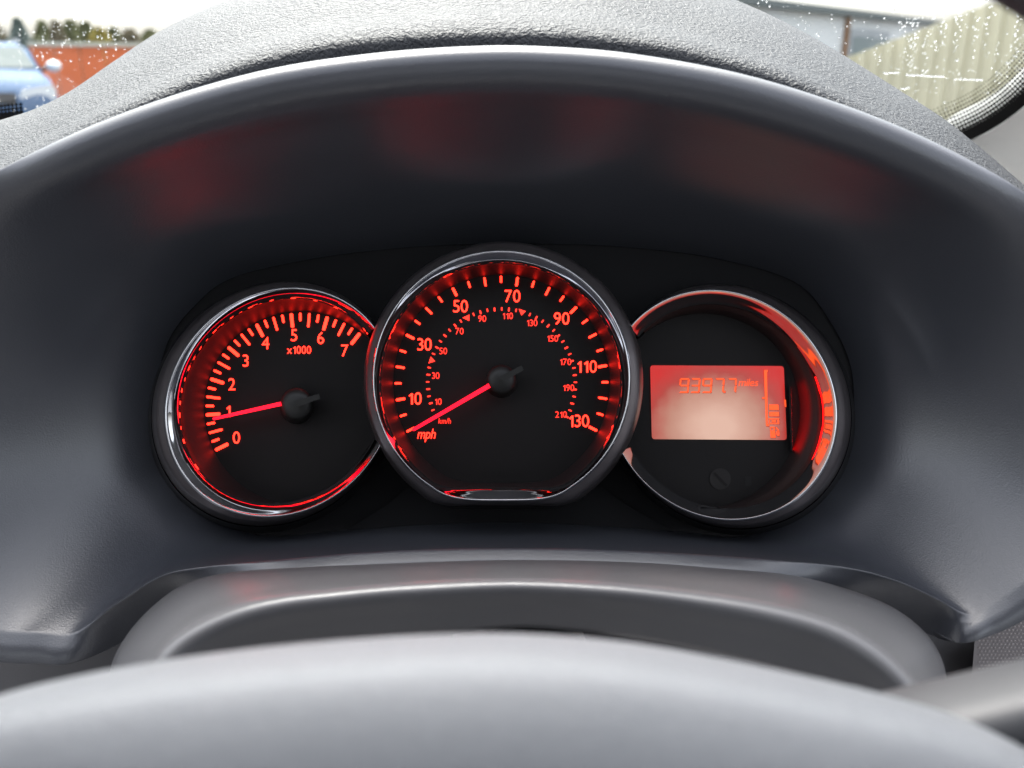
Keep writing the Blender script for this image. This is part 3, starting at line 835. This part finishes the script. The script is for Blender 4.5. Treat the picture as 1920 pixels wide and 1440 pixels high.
# ================================================================== A-PILLAR TRIM
pe = catmull([(1560, 400, 0), (1660, 340, 0), (1740, 298, 0), (1795, 266, 0), (1850, 240, 0), (1890, 214, 0), (1920, 189, 0), (1985, 117, 0), (2060, 2, 0), (2120, -150, 0)], 6)
pv = []
for p in pe:
    E_ = onglass(p.x + 3, p.y + 4, -.004)
    out = E_ + RT * .12 - Vector((0, .10, .06))
    out2 = E_ + RT * .20 - Vector((0, .22, .26))
    pv += [E_ + WN * .03, E_, E_ * .75 + out * .25 + RT * .012, E_ * .4 + out * .6 + RT * .012, out, out2]
obj('pillar_trim', pv, grid_faces(len(pe), 6), M['pillar'], label='pale cream windscreen pillar trim at the far right', cat='pillar trim')

# ================================================================== CAR ROOF (out of view, cut short to set the cabin's shade)
def slab(name, x0, x1, y0, y1, z0, z1, mat, **kw):
    v, f = box_geo((x0 + x1) / 2, (y0 + y1) / 2, (z0 + z1) / 2, x1 - x0, y1 - y0, z1 - z0)
    return obj(name, v, f, mat, smooth=False, **kw)
rfv = []
for i in range(9):
    y = -1.9 + i * (1.9 - .22) / 8
    for j in range(9):
        x = -1.10 + j * 1.52 / 8
        s = (j / 8 - .5) * 2
        rfv.append(Vector((x, y, 1.50 - .07 * s * s - .03 * ((y + .9) / 1.0) ** 2)))
n0 = len(rfv); rfv += [p + Vector((0, 0, .03)) for p in rfv]
ff = grid_faces(9, 9); ff += [tuple(n0 + k for k in reversed(q)) for q in ff]
obj('unseen_car_roof', rfv, ff, M['unseen_liner'], kind='structure')

# ================================================================== OUTSIDE
def ground_mat():
    return pmat('wet_asphalt', (.06, .06, .062), .45, bump=('noise', 60, .3, .01), var=(.8, .25))
gv = [(-250, 0.9, 0), (250, .9, 0), (250, 250, 0), (-250, 250, 0)]
obj('ground', [Vector((-250, -60, 0)), Vector((250, -60, 0)), Vector((250, 300, 0)), Vector((-250, 300, 0))], [(0, 1, 2, 3)], ground_mat(), kind='structure', smooth=False)
def gx(px, d): return (px - 960) / FPX * d
def plan(px, d):      # point on the ground under pixel column px at depth d (along the view axis, near the horizon)
    p = W(px, 131, d); return Vector((p.x, p.y, 0))
def zat(py, px, d): return W(px, py, d).z

# ---- white cabin
M['whitewall'] = pmat('white_cladding', (.75, .76, .76), .6, var=(2, .05))
M['fascia'] = pmat('grey_fascia', (.10, .12, .12), .5)
M['brown'] = pmat('brown_pipe', (.30, .16, .08), .6)
M['glassgrey'] = pmat('window_grey', (.22, .27, .28), .15, spec=.8)
M['frame'] = pmat('window_frame_grey', (.35, .37, .39), .5)
A = plan(1330, 12.0); B = plan(1760, 19.0)
zt = zat(2, 1400, 12.9)
dirv = (B - A).normalized(); nrm = Vector((dirv.y, -dirv.x, 0))
cab = empty('site_cabin', A, 'white low building with dark eaves line beyond the bonnet, right', 'building')
def along(s, off, z): return A + dirv * s + nrm * off + Vector((0, 0, z))
Lw = (B - A).length
def wallbox(name, s0, s1, o0, o1, z0, z1, mat):
    v = [along(s, o, z) for s in (s0, s1) for o in (o0, o1) for z in (z0, z1)]
    obj(name, v, [(0, 1, 3, 2), (4, 6, 7, 5), (0, 4, 5, 1), (2, 3, 7, 6), (0, 2, 6, 4), (1, 5, 7, 3)], mat, cab, smooth=False)
wallbox('wall', -3, Lw, -3, 0, 0, zt - .10, M['whitewall'])
wallbox('roof', -3.1, Lw + .1, -3.1, .16, zt - .10, zt, M['fascia'])
def s_at(px):
    d = FW + RT * ((px - 960) / FPX) + UP * ((720 - 131) / FPX)
    # intersect with facade plane
    tt = (A - CAM).dot(nrm) / d.dot(nrm); q = CAM + d * tt
    return (q - A).dot(dirv)
s0, s1 = s_at(1582), s_at(1655)
wallbox('window_frame', s0, s1, .0, .05, .75, zt - .28, M['frame'])
wallbox('window_pane', s0 + .12, s1 - .12, .052, .06, 1.20, zt - .40, M['glassgrey'])
wallbox('window_pane', s0 + .12, s1 - .12, .052, .06, .85, 1.14, M['glassgrey'])
sp = s_at(1575)
wallbox('drain_pipe', sp - .03, sp + .03, .01, .08, 0, zt - .11, M['brown'])

# ---- corrugated wall with sloping top
M['cream'] = pmat('cream_corrugated_sheet', (.60, .56, .40), .55, var=(1.5, .12))
GA = plan(1540, 12.5); GB = plan(2250, 8.8)
gd = (GB - GA).normalized(); gn = Vector((gd.y, -gd.x, 0)); GL = (GB - GA).length
def g_at(px, py):
    d = FW + RT * ((px - 960) / FPX) + UP * ((720 - py) / FPX)
    tt = (GA - CAM).dot(gn) / d.dot(gn); q = CAM + d * tt
    return (q - GA).dot(gd), q.z
sA, zA = g_at(1610, 100); sB, zB = g_at(1830, 17)
def ztop(s): return zA + (s - sA) * (zB - zA) / (sB - sA)
fen = empty('corrugated_gable', GA, 'cream corrugated metal wall with sloping top beside the cabin', 'wall')
pitch = .20; per_sheet = 5
s = 0; k = 0
while s < GL:
    prof = []
    for j in range(per_sheet):
        for (u, h) in ((0, 0), (.30, 0), (.42, .05), (.62, .05), (.78, 0)):
            prof.append((s + (j + u) * pitch, h))
    prof.append((s + per_sheet * pitch + .006, 0))
    v = []
    for (u, h) in prof:
        for th in (0, -.006):
            b = GA + gd * u + gn * (h + th + .004 * (k % 2)); v += [b, b + Vector((0, 0, ztop(u)))]
    n = len(prof); f = []
    for j in range(n - 1):
        a = j * 4; b = a + 4
        f += [(a, b, b + 1, a + 1), (a + 2, a + 3, b + 3, b + 2), (a + 1, b + 1, b + 3, a + 3)]
    obj('corrugated_sheet', v, f, M['cream'], fen, smooth=False)
    s += per_sheet * pitch; k += 1

# ---- orange hoarding
M['orange'] = pmat('orange_red_paint', (.75, .17, .05), .5, var=(1.2, .25))
M['palecap'] = pmat('pale_rail', (.55, .52, .42), .7)
hoA = plan(60, 15); hoB = plan(420, 16)
hdir = (hoB - hoA).normalized(); hn = Vector((hdir.y, -hdir.x, 0)); HL = (hoB - hoA).length
ztp = zat(88, 180, 15.3)
hor = empty('orange_hoarding', hoA, 'low orange red boarding behind the parked blue car', 'hoarding')
nb = 8
for k in range(nb):
    a = HL * k / nb + .01; b = HL * (k + 1) / nb - .01
    v = [hoA + hdir * s_ + hn * o_ + Vector((0, 0, z_)) for s_ in (a, b) for o_ in (0, .04 + .01 * (k % 2)) for z_ in (0, ztp)]
    obj('board', v, [(0, 1, 3, 2), (4, 6, 7, 5), (0, 4, 5, 1), (2, 3, 7, 6), (0, 2, 6, 4), (1, 5, 7, 3)], M['orange'], hor, smooth=False)
v = [hoA + hdir * s_ + hn * o_ + Vector((0, 0, z_)) for s_ in (0, HL) for o_ in (-.05, .10) for z_ in (ztp + .002, ztp + .07)]
obj('top_rail', v, [(0, 1, 3, 2), (4, 6, 7, 5), (0, 4, 5, 1), (2, 3, 7, 6), (0, 2, 6, 4), (1, 5, 7, 3)], M['palecap'], hor, smooth=False)

# ---- trees behind the hoarding
leafm = []
for nm, c in (('olive_leaves', (.17, .18, .08)), ('yellow_leaves', (.34, .29, .07)), ('blue_green_leaves', (.17, .22, .20)), ('brown_green_leaves', (.20, .175, .11))):
    leafm.append(pmat(nm, c, .7, var=(3, .35)))
M['bark'] = pmat('bark', (.09, .07, .05), .8, bump=('noise', 30, .5, .02))
def tree(px, d, ytop, wpx, mi, label):
    base = plan(px, d); H = zat(ytop, px, d); rad = wpx / FPX * d / 2
    tre = empty('tree', base, label, 'tree', 'trees behind the hoarding')
    tv = []
    for i in range(6):
        tt = i / 5
        for j in range(7):
            a = 2 * math.pi * j / 7; r_ = .10 * (1 - .8 * tt)
            tv.append(base + Vector((r_ * math.cos(a) + .06 * math.sin(3 * tt), r_ * math.sin(a), H * .9 * tt)))
    obj('trunk', tv, grid_faces(6, 7, True), M['bark'], tre)
    cvv = []; cff = []
    for i in range(2200):
        hh = random.random() ** .8; z = H * (.12 + .88 * hh)
        prof_ = rad * 1.8 * (1 - hh ** 3) * (.8 + .35 * math.sin(7 * hh + px)) + .08
        a = random.uniform(0, 2 * math.pi); r_ = prof_ * math.sqrt(random.uniform(.15, 1.05))
        c = base + Vector((r_ * math.cos(a), r_ * math.sin(a), z)); s_ = random.uniform(.05, .12)
        u = Vector((random.gauss(0, 1), random.gauss(0, 1), random.gauss(0, 1))).normalized()
        w_ = u.cross(Vector((random.gauss(0, 1), random.gauss(0, 1), random.gauss(0, 1)))).normalized()
        b = len(cvv); cvv += [c - u * s_, c + w_ * s_ * .6, c + u * s_, c - w_ * s_ * .6]; cff.append((b, b + 1, b + 2, b + 3))
    obj('crown', cvv, cff, leafm[mi], tre, smooth=False)
TR = [(-60, 27, 35, 60, 0, 'olive tree at the left edge behind the parked car'), (-5, 26, 40, 46, 3, 'brownish tree just left of the bluish tree'), (48, 25, 38, 36, 2, 'bluish green rounded tree above the parked car roof'),
      (92, 27, 43, 40, 0, 'olive tree right of the bluish tree'), (118, 24, 44, 30, 3, 'narrow brownish tree above the orange boarding start'), (145, 26, 41, 34, 0, 'tallest narrow olive tree above the orange boarding'),
      (172, 25, 44, 30, 0, 'narrow olive tree left of the yellow bush'), (196, 23, 56, 34, 1, 'yellow leaved bush above the orange boarding'), (222, 26, 56, 36, 0, 'olive bush right of the yellow bush'),
      (252, 25, 58, 36, 3, 'brownish bush next to the dashboard edge'), (290, 26, 60, 44, 0, 'olive bush half hidden by the dashboard')]
for a in TR: tree(*a)

# ---- parked blue car, front three quarters
M['blue'] = pmat('blue_car_paint', (.075, .13, .23), .5, coat=0, spec=.08)
M['carglass'] = pmat('car_glass', (.10, .13, .13), .4, spec=.12)
M['lamp'] = pmat('headlamp_lens', (.75, .78, .80), .08, spec=.9)
M['tyre'] = pmat('tyre', (.02, .02, .02), .8)
M['rimm'] = pmat('wheel_alloy', (.5, .5, .52), .3, metal=.8)
M['silver'] = pmat('silver_trim', (.6, .62, .64), .25, metal=.6)
M['orangeglass'] = M['orange']
base = plan(-48, 10.4)
car = empty('parked_car', base, 'pale blue parked car seen from the front through rainy glass', 'car')
ZR = zat(74, 40, 10.9)
yaw = R(31)
def CL(x, y, z):      # x right, y away from us, z up
    c, s_ = math.cos(yaw), math.sin(yaw)
    return base + Vector((x * c - y * s_, x * s_ + y * c, z))
k_ = ZR / 1.62
def section(y, hw, zb, ztp_, rnd, ntop=.9):
    pts = []
    for (u, t_) in ((-1, .0), (-1.0, .35), (-.985, .72), (-.93, .92), (-.80, 1.0), (-.4, 1.015), (0, 1.02), (.4, 1.015), (.80, 1.0), (.93, .92), (.985, .72), (1.0, .35), (1, 0)):
        pts.append(CL(u * hw, y, (zb + (ztp_ - zb) * t_) * k_))
    return pts
secs = [section(-.08, .70, .30, .80, .1), section(0, .80, .26, .95, .1), section(.12, .86, .22, 1.10, .1), section(.5, .89, .2, 1.20, .1), section(1.1, .90, .2, 1.25, .1), section(1.8, .90, .2, 1.24, .1), section(3.2, .90, .2, 1.24, .1), section(4.1, .86, .25, 1.2, .1), section(4.3, .78, .3, 1.0, .1)]
bv = [p for s_ in secs for p in s_]
nc = 13
obj('body', bv, grid_faces(len(secs), nc) + [tuple(range(nc)), tuple(range((len(secs) - 1) * nc, len(secs) * nc))], M['blue'], car)
cs = []
for (y, hw, zt_) in ((1.02, .80, 1.24), (1.42, .70, 1.57), (1.9, .68, 1.62), (3.3, .68, 1.60), (4.0, .72, 1.23)):
    cs.append([CL(u * hw, y, z_ * k_) for u, z_ in ((-1.0 - .10 * (zt_ > 1.3), 1.22), (-1, zt_ - .06), (-.85, zt_), (0, zt_ + .015), (.85, zt_), (1, zt_ - .06), (1.0 + .10 * (zt_ > 1.3), 1.22))])
obj('cabin', [p for s_ in cs for p in s_], grid_faces(len(cs), 7), M['blue'], car)
def patch(name, pts, mat, par=car, th=.02, dirn=None):
    n = len(pts); q = [CL(*p) for p in pts]
    nn = (q[1] - q[0]).cross(q[2] - q[0]).normalized()
    if nn.dot(CAM - q[0]) < 0: nn = -nn
    v, f = prism(([p + nn * .018 for p in q], [p - nn * th for p in q]), 0, 0)
    return obj(name, v, f, mat, par, smooth=False)
patch('windscreen', [(-.72, 1.06, 1.27 * k_), (.72, 1.06, 1.27 * k_), (.62, 1.38, 1.54 * k_), (-.62, 1.38, 1.54 * k_)], M['carglass'])
patch('side_window', [(.77, 1.40, 1.27 * k_), (.77, 2.7, 1.27 * k_), (.71, 2.6, 1.52 * k_), (.71, 1.6, 1.52 * k_)], M['carglass'])
for sx in (-1, 1):
    hv3 = []
    for (dx, dz) in ((.40, .86), (.80, .88), (.84, 1.0), (.80, 1.08), (.46, 1.02)):
        hv3.append((sx * dx, dz * k_))
    v = [CL(x, -.03 + .16 * (abs(x) - .4), z) for x, z in hv3] + [CL(x, .20, z) for x, z in hv3]
    obj('headlight', v, [tuple(range(5)), tuple(range(9, 4, -1))] + [(i, (i + 1) % 5, 5 + (i + 1) % 5, 5 + i) for i in range(5)], M['lamp'], car, smooth=False)
    mv = []
    for i in range(7):
        th_ = math.pi * i / 6
        for j in range(10):
            a = 2 * math.pi * j / 10
            mv.append(CL(sx * (.95 + .10 * math.sin(th_) * math.cos(a) + .02), 1.42 + .09 * math.cos(th_), 1.30 * k_ + .075 * math.sin(th_) * math.sin(a)))
    mir = obj('door_mirror', mv, grid_faces(7, 10, True), M['lamp'], car)
    v, f = prism(([CL(sx * .76, 1.36, 1.22 * k_), CL(sx * .76, 1.46, 1.22 * k_), CL(sx * .76, 1.46, 1.28 * k_), CL(sx * .76, 1.36, 1.28 * k_)], [CL(sx * .93, 1.39, 1.27 * k_), CL(sx * .93, 1.45, 1.27 * k_), CL(sx * .93, 1.45, 1.30 * k_), CL(sx * .93, 1.39, 1.30 * k_)]), 0, 0)
    obj('mirror_stalk', v, f, M['black'], mir, smooth=False)
    patch('roof_rail', [(sx * .60, 1.9, 1.645 * k_), (sx * .64, 1.9, 1.645 * k_), (sx * .64, 3.4, 1.645 * k_), (sx * .60, 3.4, 1.645 * k_)], M['silver'], th=.03)
    for yy in (.75, 3.35):
        wv = []; tv2 = []
        for r_, x_ in ((.20, .90), (.30, .91), (.33, .88), (.33, .70)):
            for j in range(24):
                a = 2 * math.pi * j / 24; tv2.append(CL(sx * x_, yy + r_ * math.cos(a), .33 + r_ * math.sin(a)))
        wh = obj('wheel', tv2, grid_faces(4, 24, True), M['tyre'], car)
        for r_, x_ in ((.0, .895), (.21, .905)):
            for j in range(24):
                a = 2 * math.pi * j / 24; wv.append(CL(sx * x_, yy + r_ * math.cos(a), .33 + r_ * math.sin(a)))
        obj('wheel_rim', wv, grid_faces(2, 24, True), M['rimm'], wh)
patch('grille', [(-.38, -.06, .84 * k_), (.38, -.06, .84 * k_), (.38, -.02, .98 * k_), (-.38, -.02, .98 * k_)], M['black'])
patch('lower_grille', [(-.55, -.09, .34 * k_), (.55, -.09, .34 * k_), (.50, -.09, .50 * k_), (-.50, -.09, .50 * k_)], M['black'])
